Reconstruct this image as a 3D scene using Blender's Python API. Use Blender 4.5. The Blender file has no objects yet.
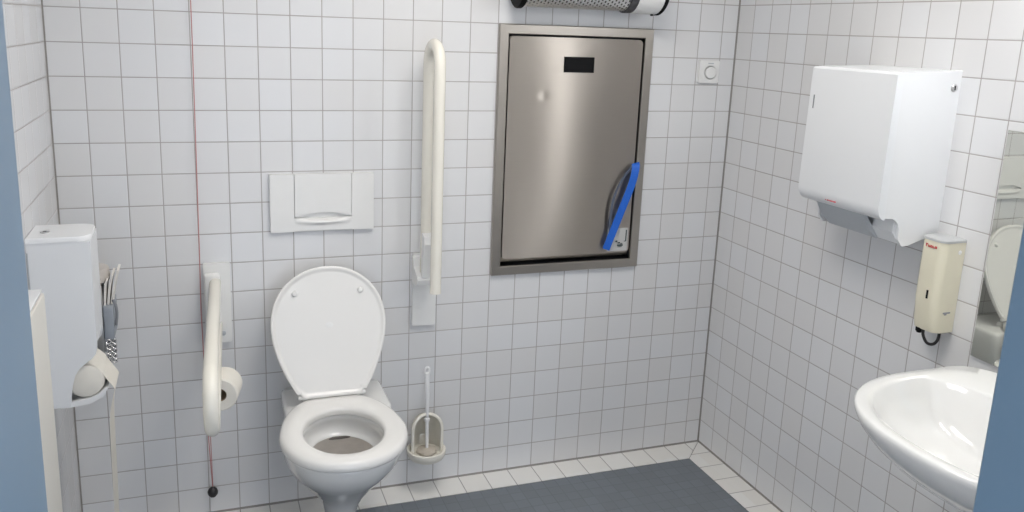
import bpy, bmesh, math, random
from mathutils import Vector, Matrix
random.seed(7)
S = bpy.context.scene
COL = S.collection
PI = math.pi
RX = 2.367          # inner face of the right wall
FY = -2.20          # inner face of the front wall (door wall)
CZ = 2.50           # ceiling

# ------------------------------------------------------------------ materials
def nt(name):
    m = bpy.data.materials.new(name); m.use_nodes = True
    t = m.node_tree
    return m, t, t.nodes['Principled BSDF']

def pmat(name, col, rough=0.4, metal=0.0, coat=0.0, noise=0.0, nscale=30.0, bump=0.0, spec=0.5):
    """principled colour with a little procedural variation in colour and relief"""
    m, t, b = nt(name)
    b.inputs['Roughness'].default_value = rough
    b.inputs['Metallic'].default_value = metal
    b.inputs['Coat Weight'].default_value = coat
    b.inputs['Coat Roughness'].default_value = 0.05
    b.inputs['Specular IOR Level'].default_value = spec
    tc = t.nodes.new('ShaderNodeTexCoord')
    n = t.nodes.new('ShaderNodeTexNoise'); n.inputs['Scale'].default_value = nscale
    n.inputs['Detail'].default_value = 4
    t.links.new(tc.outputs['Object'], n.inputs['Vector'])
    mx = t.nodes.new('ShaderNodeMix'); mx.data_type = 'RGBA'
    a = max(noise, 0.01)
    mx.inputs['A'].default_value = (*[c*(1-a) for c in col], 1)
    mx.inputs['B'].default_value = (*[min(1, c*(1+a)) for c in col], 1)
    t.links.new(n.outputs['Fac'], mx.inputs['Factor'])
    t.links.new(mx.outputs['Result'], b.inputs['Base Color'])
    if bump > 0:
        bp = t.nodes.new('ShaderNodeBump'); bp.inputs['Strength'].default_value = bump
        bp.inputs['Distance'].default_value = 0.002
        t.links.new(n.outputs['Fac'], bp.inputs['Height'])
        t.links.new(bp.outputs['Normal'], b.inputs['Normal'])
    return m

def tile_mat(name, u, v, ou, ov, size, grout, tcol, gcol, rough, vary, bumpd=0.0012, wob=0.0, only=None):
    """square tiles laid on world axes u, v (0..2): grout joints, pillowed edges, tone differing per tile"""
    m, t, b = nt(name)
    N, L = t.nodes.new, t.links.new
    def math_(op, a, bb=None, c=None):
        n = N('ShaderNodeMath'); n.operation = op
        for i, x in enumerate((a, bb, c)):
            if x is None: continue
            if isinstance(x, (int, float)): n.inputs[i].default_value = x
            else: L(x, n.inputs[i])
        return n.outputs[0]
    g = N('ShaderNodeNewGeometry')
    sp = N('ShaderNodeSeparateXYZ'); L(g.outputs['Position'], sp.inputs[0])
    P = [sp.outputs[i] for i in range(3)]
    U = math_('MULTIPLY', math_('SUBTRACT', P[u], ou), 1/size)
    V = math_('MULTIPLY', math_('SUBTRACT', P[v], ov), 1/size)
    fu, fv = math_('FLOOR', U), math_('FLOOR', V)
    def edge(X):   # distance in metres to the nearest joint
        f = math_('FRACT', X)
        return math_('MULTIPLY', math_('MINIMUM', f, math_('SUBTRACT', 1.0, f)), size)
    d = math_('MINIMUM', edge(U), edge(V)) if only is None else edge((U, V)[only])
    mr = N('ShaderNodeMapRange'); mr.interpolation_type = 'SMOOTHSTEP'
    L(d, mr.inputs['Value'])
    mr.inputs['From Min'].default_value = grout/2 - 0.0004
    mr.inputs['From Max'].default_value = grout/2 + 0.0004
    mask = mr.outputs['Result']
    cv = N('ShaderNodeCombineXYZ'); L(fu, cv.inputs[0]); L(fv, cv.inputs[1])
    wn = N('ShaderNodeTexWhiteNoise'); wn.noise_dimensions = '2D'; L(cv.outputs[0], wn.inputs['Vector'])
    rp = N('ShaderNodeValToRGB'); e = rp.color_ramp.elements
    e[0].color = (*[c*(1-vary) for c in tcol], 1)
    e[1].color = (*[min(1, c*(1+vary)) for c in (tcol[0]*0.985, tcol[1], tcol[2]*1.02)], 1)
    L(wn.outputs['Value'], rp.inputs['Fac'])
    ns = N('ShaderNodeTexNoise'); ns.inputs['Scale'].default_value = 9; L(g.outputs['Position'], ns.inputs['Vector'])
    gr = N('ShaderNodeMix'); gr.data_type = 'RGBA'
    gr.inputs['A'].default_value = (*[c*0.8 for c in gcol], 1); gr.inputs['B'].default_value = (*[c*1.2 for c in gcol], 1)
    L(ns.outputs['Fac'], gr.inputs['Factor'])
    mx = N('ShaderNodeMix'); mx.data_type = 'RGBA'
    L(mask, mx.inputs['Factor']); L(gr.outputs['Result'], mx.inputs['A']); L(rp.outputs['Color'], mx.inputs['B'])
    L(mx.outputs['Result'], b.inputs['Base Color'])
    ro = N('ShaderNodeMapRange'); L(mask, ro.inputs['Value'])
    ro.inputs['To Min'].default_value = 0.8; ro.inputs['To Max'].default_value = rough
    L(ro.outputs['Result'], b.inputs['Roughness'])
    hp = N('ShaderNodeMapRange'); hp.interpolation_type = 'SMOOTHSTEP'; L(d, hp.inputs['Value'])
    hp.inputs['From Min'].default_value = grout*0.3; hp.inputs['From Max'].default_value = grout/2 + 0.003
    n2 = N('ShaderNodeTexNoise'); n2.inputs['Scale'].default_value = 14; L(g.outputs['Position'], n2.inputs['Vector'])
    h = math_('ADD', hp.outputs['Result'], math_('MULTIPLY', n2.outputs['Fac'], wob))
    bp = N('ShaderNodeBump'); bp.inputs['Strength'].default_value = 0.35; bp.inputs['Distance'].default_value = bumpd
    L(h, bp.inputs['Height']); L(bp.outputs['Normal'], b.inputs['Normal'])
    return m

TW, GW = (0.768, 0.765, 0.764), (0.41, 0.385, 0.375)
M = {}
M['tile_xz'] = tile_mat('tiles_back', 0, 2, 0.0, 0.0, 0.1, 0.0030, TW, GW, 0.16, 0.022, wob=0.25)
M['tile_yz_right'] = tile_mat('tiles_right', 1, 2, -0.0962, 0.0, 0.1, 0.0030, TW, GW, 0.16, 0.022, wob=0.25)
M['tile_yz_left'] = tile_mat('tiles_left', 1, 2, 0.0, 0.0, 0.1, 0.0030, TW, GW, 0.16, 0.03, wob=0.25)
M['border_x'] = tile_mat('border_tiles_back', 0, 1, 0.0, -0.9, 0.1, 0.0034, (0.86, 0.84, 0.80), GW, 0.3, 0.03, only=0)
M['border_y'] = tile_mat('border_tiles_side', 0, 1, 2.0, -0.0962, 0.1, 0.0034, (0.86, 0.84, 0.80), GW, 0.3, 0.03, only=1)
M['mosaic'] = tile_mat('floor_mosaic', 0, 1, 0.0, 0.03, 0.05, 0.003, (0.175, 0.195, 0.218), (0.165, 0.183, 0.205), 0.5, 0.05, bumpd=0.0004)
M['grout'] = pmat('grout', (0.26, 0.24, 0.225), 0.85, noise=0.1, nscale=60)
M['sealant'] = pmat('sealant', (0.27, 0.255, 0.24), 0.5, noise=0.12, nscale=25)
M['ceil'] = pmat('ceiling_paint', (0.8, 0.8, 0.78), 0.8, noise=0.02, bump=0.1)
M['blue'] = pmat('blue_frame_paint', (0.120, 0.195, 0.268), 0.35, noise=0.05, nscale=8, bump=0.03)
M['ceramic'] = pmat('ceramic', (0.85, 0.85, 0.835), 0.08, coat=0.6, noise=0.01, nscale=5)
M['seat'] = pmat('seat_plastic', (0.87, 0.86, 0.835), 0.2, noise=0.01, nscale=5)
M['white'] = pmat('white_plastic', (0.80, 0.815, 0.83), 0.3, noise=0.01, nscale=6)
M['whiteb'] = pmat('white_enamel', (0.84, 0.85, 0.86), 0.25, noise=0.01, nscale=6)
M['outlet'] = pmat('grey_plastic', (0.50, 0.53, 0.56), 0.35, noise=0.02)
M['cream'] = pmat('cream_plastic', (0.85, 0.82, 0.735), 0.25, noise=0.015, nscale=10)
M['soap'] = pmat('soap_cream_plastic', (0.77, 0.73, 0.58), 0.22, noise=0.02, nscale=8)
M['plate'] = pmat('white_coated_plate', (0.84, 0.84, 0.825), 0.3, noise=0.015)
M['black'] = pmat('black_plastic', (0.008, 0.008, 0.009), 0.6, spec=0.12)
M['rubber'] = pmat('black_rubber', (0.02, 0.018, 0.02), 0.5)
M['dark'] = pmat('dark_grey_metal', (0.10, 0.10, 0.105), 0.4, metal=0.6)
M['chrome'] = pmat('chrome', (0.75, 0.75, 0.76), 0.08, metal=1.0)
M['foil'] = pmat('dimpled_reflector', (0.90, 0.90, 0.89), 0.30, metal=1.0)
M['paper'] = pmat('paper', (0.80, 0.77, 0.70), 0.9, noise=0.03, nscale=40, bump=0.2, spec=0.1)
M['core'] = pmat('cardboard', (0.33, 0.26, 0.19), 0.9, noise=0.08)
M['cord'] = pmat('pink_red_cord', (0.52, 0.22, 0.22), 0.7)
M['strap'] = pmat('blue_webbing', (0.010, 0.125, 0.60), 0.55, noise=0.15, nscale=300, bump=0.3)
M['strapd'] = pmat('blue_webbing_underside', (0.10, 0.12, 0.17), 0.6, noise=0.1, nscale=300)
M['sticker'] = pmat('sticker_white', (0.62, 0.62, 0.60), 0.4)
M['ink'] = pmat('sticker_print', (0.04, 0.07, 0.07), 0.5)
M['red'] = pmat('red_print', (0.65, 0.03, 0.05), 0.4)
M['greyp'] = pmat('grey_print', (0.25, 0.26, 0.28), 0.4)
M['bagbox'] = pmat('grey_blue_card', (0.33, 0.36, 0.40), 0.5, noise=0.03)
M['bag'] = pmat('white_paper_bag', (0.80, 0.77, 0.72), 0.7, noise=0.03, nscale=50)
M['radiator'] = pmat('radiator_enamel', (0.78, 0.76, 0.70), 0.42, noise=0.01, spec=0.3)
M['capgrey'] = pmat('warm_grey_plastic', (0.56, 0.52, 0.48), 0.4, noise=0.03)
M['soapgrey'] = pmat('grey_lid_plastic', (0.50, 0.51, 0.51), 0.35)
M['brushclear'] = pmat('brush_handle_plastic', (0.90, 0.90, 0.90), 0.2)
M['bristle'] = pmat('bristles', (0.55, 0.50, 0.43), 0.8, noise=0.1, nscale=200, bump=0.6)
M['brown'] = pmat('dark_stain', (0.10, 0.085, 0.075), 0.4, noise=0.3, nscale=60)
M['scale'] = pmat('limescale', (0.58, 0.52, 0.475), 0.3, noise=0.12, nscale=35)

def water_mat():
    m, t, b = nt('water')
    b.inputs['Base Color'].default_value = (0.92, 0.95, 0.95, 1)
    b.inputs['Roughness'].default_value = 0.02
    b.inputs['Transmission Weight'].default_value = 1.0
    b.inputs['IOR'].default_value = 1.33
    n = t.nodes.new('ShaderNodeTexNoise'); n.inputs['Scale'].default_value = 30
    bp = t.nodes.new('ShaderNodeBump'); bp.inputs['Strength'].default_value = 0.05
    t.links.new(n.outputs['Fac'], bp.inputs['Height']); t.links.new(bp.outputs['Normal'], b.inputs['Normal'])
    return m
M['water'] = water_mat()

def steel_mat(name, col, rough, aniso, rot):
    m, t, b = nt(name)
    b.inputs['Metallic'].default_value = 1.0
    b.inputs['Anisotropic'].default_value = aniso
    b.inputs['Anisotropic Rotation'].default_value = rot
    g = t.nodes.new('ShaderNodeTexCoord')
    mp = t.nodes.new('ShaderNodeMapping'); mp.inputs['Scale'].default_value = (6, 6, 900)
    t.links.new(g.outputs['Object'], mp.inputs['Vector'])
    n = t.nodes.new('ShaderNodeTexNoise'); n.inputs['Scale'].default_value = 1; n.inputs['Detail'].default_value = 3
    t.links.new(mp.outputs['Vector'], n.inputs['Vector'])
    r = t.nodes.new('ShaderNodeMapRange'); t.links.new(n.outputs['Fac'], r.inputs['Value'])
    r.inputs['To Min'].default_value = rough*0.85; r.inputs['To Max'].default_value = rough*1.15
    t.links.new(r.outputs['Result'], b.inputs['Roughness'])
    mx = t.nodes.new('ShaderNodeMix'); mx.data_type = 'RGBA'
    mx.inputs['A'].default_value = (*[c*0.95 for c in col], 1); mx.inputs['B'].default_value = (*[c*1.05 for c in col], 1)
    t.links.new(n.outputs['Fac'], mx.inputs['Factor']); t.links.new(mx.outputs['Result'], b.inputs['Base Color'])
    tn = t.nodes.new('ShaderNodeTangent'); tn.direction_type = 'UV_MAP'; tn.uv_map = 'UVMap'
    t.links.new(tn.outputs['Tangent'], b.inputs['Tangent'])
    return m
M['steel'] = steel_mat('brushed_steel', (0.52, 0.475, 0.425), 0.36, 1.0, 0.25)
M['steelf'] = pmat('steel_frame', (0.46, 0.43, 0.39), 0.34, metal=1.0, noise=0.05, nscale=15)
M['steelb'] = pmat('steel_box', (0.60, 0.60, 0.60), 0.3, metal=1.0, noise=0.04, nscale=15)
M['mirror'] = pmat('mirror_silver', (0.76, 0.77, 0.71), 0.015, metal=1.0)

def emit_mat(name, col, s):
    m = bpy.data.materials.new(name); m.use_nodes = True
    t = m.node_tree; t.nodes.clear()
    e = t.nodes.new('ShaderNodeEmission'); o = t.nodes.new('ShaderNodeOutputMaterial')
    e.inputs['Color'].default_value = (*col, 1); e.inputs['Strength'].default_value = s
    t.links.new(e.outputs[0], o.inputs[0]); return m

# ------------------------------------------------------------------ object helpers
ORG = {}
def thing(name, label, cat, loc, group=None):
    o = bpy.data.objects.new(name, None); COL.objects.link(o)
    o.location = loc; o.empty_display_size = 0.05
    o['label'] = label; o['category'] = cat
    if group: o['group'] = group
    ORG[o] = Vector(loc); return o

def obj(name, bm, mat, parent=None, smooth=True, org=None, angle=35, uv=None):
    """link a bmesh (in world coordinates) as ONE mesh object"""
    bmesh.ops.recalc_face_normals(bm, faces=bm.faces)
    me = bpy.data.meshes.new(name)
    if parent is not None: og = ORG[parent]
    elif org is not None: og = Vector(org)
    else:
        xs = [v.co for v in bm.verts]
        og = Vector(((min(c.x for c in xs)+max(c.x for c in xs))/2, (min(c.y for c in xs)+max(c.y for c in xs))/2, min(c.z for c in xs)))
    if uv:
        lay = bm.loops.layers.uv.new('UVMap')
        for f in bm.faces:
            for l in f.loops: l[lay].uv = uv(l.vert.co)
    bm.transform(Matrix.Translation(-og))
    bm.to_mesh(me); bm.free()
    for m in (mat if isinstance(mat, (list, tuple)) else [mat]): me.materials.append(m)
    if smooth:
        for p in me.polygons: p.use_smooth = True
        me.set_sharp_from_angle(angle=math.radians(angle))
    o = bpy.data.objects.new(name, me); COL.objects.link(o)
    if parent is not None: o.parent = parent
    else: o.location = og
    ORG[o] = og
    return o

def tag(o, label, cat, group=None):
    o['label'] = label; o['category'] = cat
    if group: o['group'] = group
    return o
def struct(name, bm, mat, smooth=False, label=None):
    o = obj(name, bm, mat, smooth=smooth, org=(0, 0, 0)); o['kind'] = 'structure'
    return o

def box(bm, lo, hi, bev=0.0, seg=3, mi=0):
    r = bmesh.ops.create_cube(bm, size=1)
    vs = r['verts']
    for v in vs:
        v.co = Vector([lo[i] + (v.co[i]+0.5)*(hi[i]-lo[i]) for i in range(3)])
    fs = {f for v in vs for f in v.link_faces}
    for f in fs: f.material_index = mi
    if bev > 0:
        es = {e for v in vs for e in v.link_edges}
        bmesh.ops.bevel(bm, geom=list(es), offset=bev, segments=seg, affect='EDGES', profile=0.5)
    return bm

def loft(bm, rings, cap0=True, cap1=True, closed=True, mi=0):
    vr = [[bm.verts.new(p) for p in r] for r in rings]
    n = len(vr[0])
    for a, b in zip(vr, vr[1:]):
        for i in range(n if closed else n-1):
            f = bm.faces.new((a[i], a[(i+1) % n], b[(i+1) % n], b[i])); f.material_index = mi
    if cap0: bm.faces.new(list(reversed(vr[0]))).material_index = mi
    if cap1: bm.faces.new(vr[-1]).material_index = mi
    return vr

def tube(bm, path, r, n=14, closed=False, caps=True):
    """sweep a circle (r: number or list) along a path"""
    P = [Vector(p) for p in path]; k = len(P)
    R = r if isinstance(r, (list, tuple)) else [r]*k
    rings = []; up = None
    for i in range(k):
        if closed: d = P[(i+1) % k] - P[i-1]
        else: d = P[min(i+1, k-1)] - P[max(i-1, 0)]
        d.normalize()
        if up is None:
            up = Vector((0, 0, 1)) if abs(d.z) < 0.9 else Vector((1, 0, 0))
        s = d.cross(up).normalized(); up = s.cross(d).normalized()
        rings.append([P[i] + R[i]*(math.cos(2*PI*j/n)*s + math.sin(2*PI*j/n)*up) for j in range(n)])
    if closed:
        rings.append(rings[0])
    loft(bm, rings, cap0=caps and not closed, cap1=caps and not closed)
    if closed: bmesh.ops.remove_doubles(bm, verts=bm.verts, dist=1e-6)
    return bm

def lathe(bm, prof, axis_o, axis_d, n=32, cap0=True, cap1=True):
    """revolve (radius, height) pairs about an axis"""
    a = Vector(axis_d).normalized(); o = Vector(axis_o)
    u = a.orthogonal().normalized(); w = a.cross(u)
    loft(bm, [[o + a*h + r*(math.cos(2*PI*j/n)*u + math.sin(2*PI*j/n)*w) for j in range(n)] for r, h in prof], cap0, cap1)
    return bm

def prism(bm, poly, f, d0, d1, bev=0.0, seg=3):
    """extrude a polygon [(a,b)]; f(a,b,d) gives the world point"""
    n0 = set(bm.verts)
    loft(bm, [[f(a, b, d0) for a, b in poly], [f(a, b, d1) for a, b in poly]])
    if bev > 0:
        vs = [v for v in bm.verts if v not in n0]
        es = [e for e in bm.edges if e.verts[0] not in n0 and e.verts[1] not in n0]
        sel = []
        for e in es:
            if len(e.link_faces) == 2 and e.calc_face_angle(0) > 0.7: sel.append(e)
        bmesh.ops.bevel(bm, geom=sel, offset=bev, segments=seg, affect='EDGES', profile=0.5)
    return bm

def arc(cx, cy, r, a0, a1, n=8):
    return [(cx + r*math.cos(math.radians(a0+(a1-a0)*i/n)), cy + r*math.sin(math.radians(a0+(a1-a0)*i/n))) for i in range(n+1)]

def rrect(x0, y0, x1, y1, r, n=6):
    return arc(x1-r, y0+r, r, -90, 0, n) + arc(x1-r, y1-r, r, 0, 90, n) + arc(x0+r, y1-r, r, 90, 180, n) + arc(x0+r, y0+r, r, 180, 270, n)

def ss(x, a, b):
    t = max(0, min(1, (x-a)/(b-a))); return t*t*(3-2*t)
def ribbon(bm, pts, w, wdir, th=0.0016):
    P = [Vector(p) for p in pts]; rings = []
    for i, p in enumerate(P):
        d = (P[min(i+1, len(P)-1)]-P[max(i-1, 0)]).normalized()
        s = Vector(wdir); s = (s - d*s.dot(d)).normalized(); n = d.cross(s)
        rings.append([p+s*w/2+n*th/2, p+s*w/2-n*th/2, p-s*w/2-n*th/2, p-s*w/2+n*th/2])
    loft(bm, rings)
def cat(pts, k=8):
    P = [Vector(p) for p in pts]; P = [2*P[0]-P[1]] + P + [2*P[-1]-P[-2]]; out = []
    for i in range(1, len(P)-2):
        for j in range(k):
            t = j/k; a, b, c, d = P[i-1], P[i], P[i+1], P[i+2]
            out.append(0.5*((2*b)+(c-a)*t+(2*a-5*b+4*c-d)*t*t+(-a+3*b-3*c+d)*t**3))
    out.append(P[-2]); return out
NB = bmesh.new

# ------------------------------------------------------------------ the room
T = 0.12
PX0, PX1, PZ0, PZ1 = 1.425, 1.980, 0.815, 1.685     # recess of the changing station
bm = NB()
for lo, hi in (((-T, 0, -0.06), (PX0, T, CZ)), ((PX1, 0, -0.06), (RX+T, T, CZ)), ((PX0, 0, -0.06), (PX1, T, PZ0)), ((PX0, 0, PZ1), (PX1, T, CZ)),
               ((PX0, T-0.02, PZ0), (PX1, T, PZ1))):
    box(bm, lo, hi)
struct('wall_back', bm, M['tile_xz'])
struct('wall_right', box(NB(), (RX, FY, -0.06), (RX+T, 0, CZ)), M['tile_yz_right'])
struct('wall_left', box(NB(), (-T, FY, -0.06), (0, 0, CZ)), M['tile_yz_left'])
DX0, DX1, DZ = 0.3125, 1.174, 2.03
bm = NB()
FJ = 0.16
box(bm, (-T, FY-FJ, -0.06), (DX0-0.035, FY, CZ)); box(bm, (DX1+0.035, FY-FJ, -0.06), (RX+T, FY, CZ)); box(bm, (DX0-0.035, FY-FJ, DZ+0.035), (DX1+0.035, FY, CZ))
struct('wall_front', bm, M['tile_xz'])
struct('ceiling', box(NB(), (-T, FY-FJ, CZ), (RX+T, T, CZ+0.08)), M['ceil'])

bm = NB()                                            # floor: mosaic field inside a grout bed
BW = 0.117
box(bm, (0, FY, -0.06), (RX, 0, -0.004), mi=1)
box(bm, (BW+0.001, FY, -0.004), (RX-BW-0.001, -BW-0.003, 0.0))
struct('floor', bm, [M['mosaic'], M['grout']])
def border(name, poly, mat):
    bm = NB(); prism(bm, poly, lambda a, b, d: Vector((a, b, d)), -0.004, 0.0005); struct(name, bm, mat)
g = 0.0016
border('trim_1', [(g, -g), (RX-g, -g), (RX-BW-g, -BW), (BW+g, -BW)], M['border_x'])
border('trim_2', [(RX-g*0.5, -3*g), (RX-g*0.5, FY), (RX-BW, FY), (RX-BW, -BW-2*g)], M['border_y'])
border('trim_3', [(g*0.5, -3*g), (BW, -BW-2*g), (BW, FY), (g*0.5, FY)], M['border_y'])
# silicone joints in the corners
def joint(name, a, b, n1, n2, s=0.0045):
    a, b = Vector(a), Vector(b); n1, n2 = Vector(n1), Vector(n2)
    bm = NB(); loft(bm, [[p, p+n1*s, p+(n1+n2)*s*0.42, p+n2*s] for p in (a, b)]); struct(name, bm, M['sealant'])
joint('trim_4', (RX, 0, 0), (RX, 0, CZ), (-1, 0, 0), (0, -1, 0), 0.005)
joint('trim_5', (0, 0, 0), (0, 0, CZ), (1, 0, 0), (0, -1, 0), 0.004)
joint('trim_6', (0, 0, 0), (RX, 0, 0), (0, -1, 0), (0, 0, 1), 0.006)
joint('trim_7', (RX, 0, 0), (RX, FY, 0), (-1, 0, 0), (0, 0, 1), 0.006)
# blue steel door frame the photo is taken through
bm = NB()
YA, YB = FY-FJ-0.012, FY+0.004
prof = [(0, YB-0.004), (0, YA), (-0.06, YA), (-0.06, YA+0.012), (-0.035, YA+0.012), (-0.035, YB-0.012), (-0.06, YB-0.012), (-0.06, YB), (-0.004, YB)]
prism(bm, [(DX0+a, b) for a, b in prof], lambda a, b, d: Vector((a, b, d)), 0.0, DZ+0.06)
prism(bm, [(DX1-a, b) for a, b in prof], lambda a, b, d: Vector((a, b, d)), 0.0, DZ+0.06)
prism(bm, [(DZ-a, b) for a, b in prof], lambda a, b, d: Vector((d, b, a)), DX0, DX1)
o = struct('door_1', bm, M['blue'])

# ------------------------------------------------------------------ toilet
TX = 0.798
D0, HW, DF, DB = 0.420, 0.190, 0.631, 0.168
def outline(n=72, s=1.0, off=0.0):
    """seat outline seen from above, (x, d) with d = distance from the wall"""
    pts = []
    for i in range(n):
        t = 2*PI*i/n
        c, q = math.cos(t), math.sin(t)
        if q >= 0:
            x = HW*math.copysign(abs(c)**0.95, c); d = D0 + (DF-D0)*abs(q)**0.95
        else:
            k = abs(q)
            x = HW*math.copysign(abs(c)**0.62, c)*(1-0.16*k); d = D0 - (D0-DB)*k**0.86
        pts.append((x*s, (d-D0)*s + D0 + off))
    return pts
def hole(n=72, hw=0.120, d0=0.414, ay=0.151):
    return [(hw*math.cos(2*PI*i/n), d0 + ay*math.sin(2*PI*i/n)*(1 if i < n/2 else 0.97)) for i in range(n)]
toilet = thing('toilet', 'white wall-hung ceramic toilet with raised lid under the flush plate', 'toilet', (TX, -0.32, 0.072))
W = lambda x, d, z: Vector((TX+x, -d, z))

bm = NB()                                            # pan: outside from foot to rim, over the rim, down into the bowl
def sec(hw, d0, d1, z, p=2.3, n=72, pb=None):
    r = []
    for i in range(n):
        t = 2*PI*i/n; c, q = math.cos(t), math.sin(t)
        e = p if q >= 0 else (pb or p)
        x = hw*math.copysign(abs(c)**(2/e), c); y = math.copysign(abs(q)**(2/e), q)
        r.append(W(x, (d0+d1)/2 + (d1-d0)/2*y, z))
    return r
LX = 0.010                                            # the foot of the pan sits a touch to the right of the seat
def low(r, f=1.0): return [v + Vector((LX*f, 0, 0)) for v in r]
rings = [low(sec(0.030, 0.20, 0.335, 0.072, 2.0)), low(sec(0.044, 0.185, 0.350, 0.080, 2.0)), low(sec(0.054, 0.175, 0.358, 0.12, 2.0)), low(sec(0.066, 0.16, 0.374, 0.16, 2.0)),
         low(sec(0.086, 0.13, 0.402, 0.20, 2.1)), low(sec(0.112, 0.11, 0.443, 0.24, 2.1), 0.7), low(sec(0.140, 0.12, 0.495, 0.29, 2.1), 0.4),
         sec(0.163, 0.14, 0.558, 0.34, 2.1), sec(0.176, 0.16, 0.597, 0.385, 2.15), sec(0.181, 0.17, 0.615, 0.425, 2.2), sec(0.180, 0.172, 0.615, 0.436, 2.2), sec(0.174, 0.177, 0.609, 0.441, 2.2)]
inner = [(0.130, 0.255, 0.577, 0.441), (0.127, 0.258, 0.573, 0.437), (0.127, 0.258, 0.572, 0.428), (0.129, 0.252, 0.573, 0.418), (0.130, 0.247, 0.572, 0.400),
         (0.124, 0.250, 0.568, 0.382), (0.114, 0.262, 0.555, 0.371), (0.100, 0.275, 0.542, 0.367)]
rings += [sec(a, b, c, z, 2.0) for a, b, c, z in inner]
rings += [sec(0.055, 0.425, 0.515, 0.364, 2.0), sec(0.046, 0.43, 0.505, 0.352, 2.0), sec(0.036, 0.42, 0.475, 0.325, 2.0), sec(0.028, 0.40, 0.44, 0.305, 2.0)]
loft(bm, rings)
# rear deck that carries the hinges and meets the wall
deck = []
for z, hw, dd in ((0.19, 0.078, 0.20), (0.24, 0.115, 0.22), (0.32, 0.152, 0.235), (0.39, 0.164, 0.24), (0.425, 0.166, 0.24), (0.437, 0.163, 0.237), (0.441, 0.156, 0.23)):
    deck.append([W(a+0.020, b, z) for a, b in rrect(-hw-0.008, 0.001, hw+0.008, dd, 0.03)])
loft(bm, deck)
obj('pan', bm, M['ceramic'], toilet, angle=85)
bm = NB()                                            # film of water standing on the shelf of the bowl
sf = [sec(0.111*k, 0.266+(1-k)*0.143, 0.552-(1-k)*0.143, 0.3715, 2.0) for k in (1.0, 0.6, 0.05)]
loft(bm, sf, False, True)
obj('water', bm, M['water'], toilet)
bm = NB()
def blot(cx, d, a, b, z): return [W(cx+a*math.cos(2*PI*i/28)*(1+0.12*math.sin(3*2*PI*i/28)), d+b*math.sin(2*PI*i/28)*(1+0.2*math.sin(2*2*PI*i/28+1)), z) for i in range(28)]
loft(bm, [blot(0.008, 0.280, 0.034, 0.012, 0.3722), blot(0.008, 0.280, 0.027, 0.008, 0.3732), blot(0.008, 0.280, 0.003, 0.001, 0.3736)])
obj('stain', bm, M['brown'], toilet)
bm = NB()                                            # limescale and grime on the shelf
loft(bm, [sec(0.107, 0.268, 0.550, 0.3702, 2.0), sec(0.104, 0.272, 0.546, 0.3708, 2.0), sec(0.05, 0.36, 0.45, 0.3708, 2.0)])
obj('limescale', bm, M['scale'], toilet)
bm = NB()                                            # seat ring
O, H = outline(), hole()
prof = [(0.88, 0.4440), (1.00, 0.4445), (1.03, 0.448), (1.035, 0.457), (1.01, 0.466), (0.95, 0.4715), (0.85, 0.4745), (0.5, 0.4745), (0.15, 0.472), (0.04, 0.467), (0.0, 0.458), (0.03, 0.4455)]
rings = [[W(h[0]+(o_[0]-h[0])*t, h[1]+(o_[1]-h[1])*t, z) for o_, h in zip(O, H)] for t, z in prof]
rings.append(rings[0])
loft(bm, rings, cap0=False, cap1=False); bmesh.ops.remove_doubles(bm, verts=bm.verts, dist=1e-6)
obj('seat', bm, M['seat'], toilet, angle=60)
# lid, folded up against the wall
TILT = math.radians(106.0)
HP = (0.188, 0.476)                                   # hinge line (d, z)
def lidpt(x, d, h):
    """closed-lid coordinates -> raised: d measured from the hinge line, h = thickness direction"""
    return W(x, HP[0] + d*math.cos(TILT) + h*math.sin(TILT)*-1, HP[1] + d*math.sin(TILT) + h*math.cos(TILT)*-1 * -1)
LO = []                                               # lid outline: round end, sides narrowing to a short straight hinge edge
LW, LL, LM = 0.189, 0.430, 0.238
for i in range(41):
    t = PI*i/40; LO.append((LW*math.copysign(abs(math.cos(t))**0.95, math.cos(t)), LM + (LL-LM)*abs(math.sin(t))**0.95))
for i in range(1, 15):
    k = i/15; LO.append((-LW*(1-0.455*k**1.8), LM*(1-k)))
for a_ in range(6): LO.append((-0.103+0.016+0.016*math.cos(math.radians(180+90*a_/5)), 0.016+0.016*math.sin(math.radians(180+90*a_/5))))
for a_ in range(6): LO.append((0.103-0.016+0.016*math.cos(math.radians(270+90*a_/5)), 0.016+0.016*math.sin(math.radians(270+90*a_/5))))
for i in range(14, 0, -1):
    k = i/15; LO.append((LW*(1-0.455*k**1.8), LM*(1-k)))
cx_ = sum(p[1] for p in LO)/len(LO)
def lring(s, h, dx=0): return [lidpt(x*s, cx_ + (d-cx_)*s, h) for x, d in LO]
bm = NB()
# inner face towards the viewer: shallow dish with a raised rim; back face domed
loft(bm, [lring(0.90, -0.002), lring(0.93, -0.0025), lring(0.95, -0.007), lring(0.98, -0.0085), lring(1.0, -0.006), lring(1.004, 0.0), lring(0.995, 0.008), lring(0.95, 0.015), lring(0.8, 0.019), lring(0.4, 0.021)])
lid = obj('lid', bm, M['seat'], toilet, angle=50)
for sx in (-1, 1):
    bm = NB(); n_ = lidpt(0, 0, -1) - lidpt(0, 0, 0)
    lathe(bm, [(0.0095, 0.0), (0.0095, 0.005), (0.007, 0.009), (0.002, 0.010)], lidpt(sx*0.108, 0.345, -0.002), n_, n=20)
    obj('buffer', bm, M['plate'], lid)
bm = NB(); lathe(bm, [(0.009, 0.0), (0.008, 0.0003), (0.002, 0.0003)], lidpt(0, 0.235, -0.002), n_, n=28)
for v in bm.verts:
    v.co.x = TX + (v.co.x-TX)*1.5
obj('embossed_mark', bm, M['plate'], lid)
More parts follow.
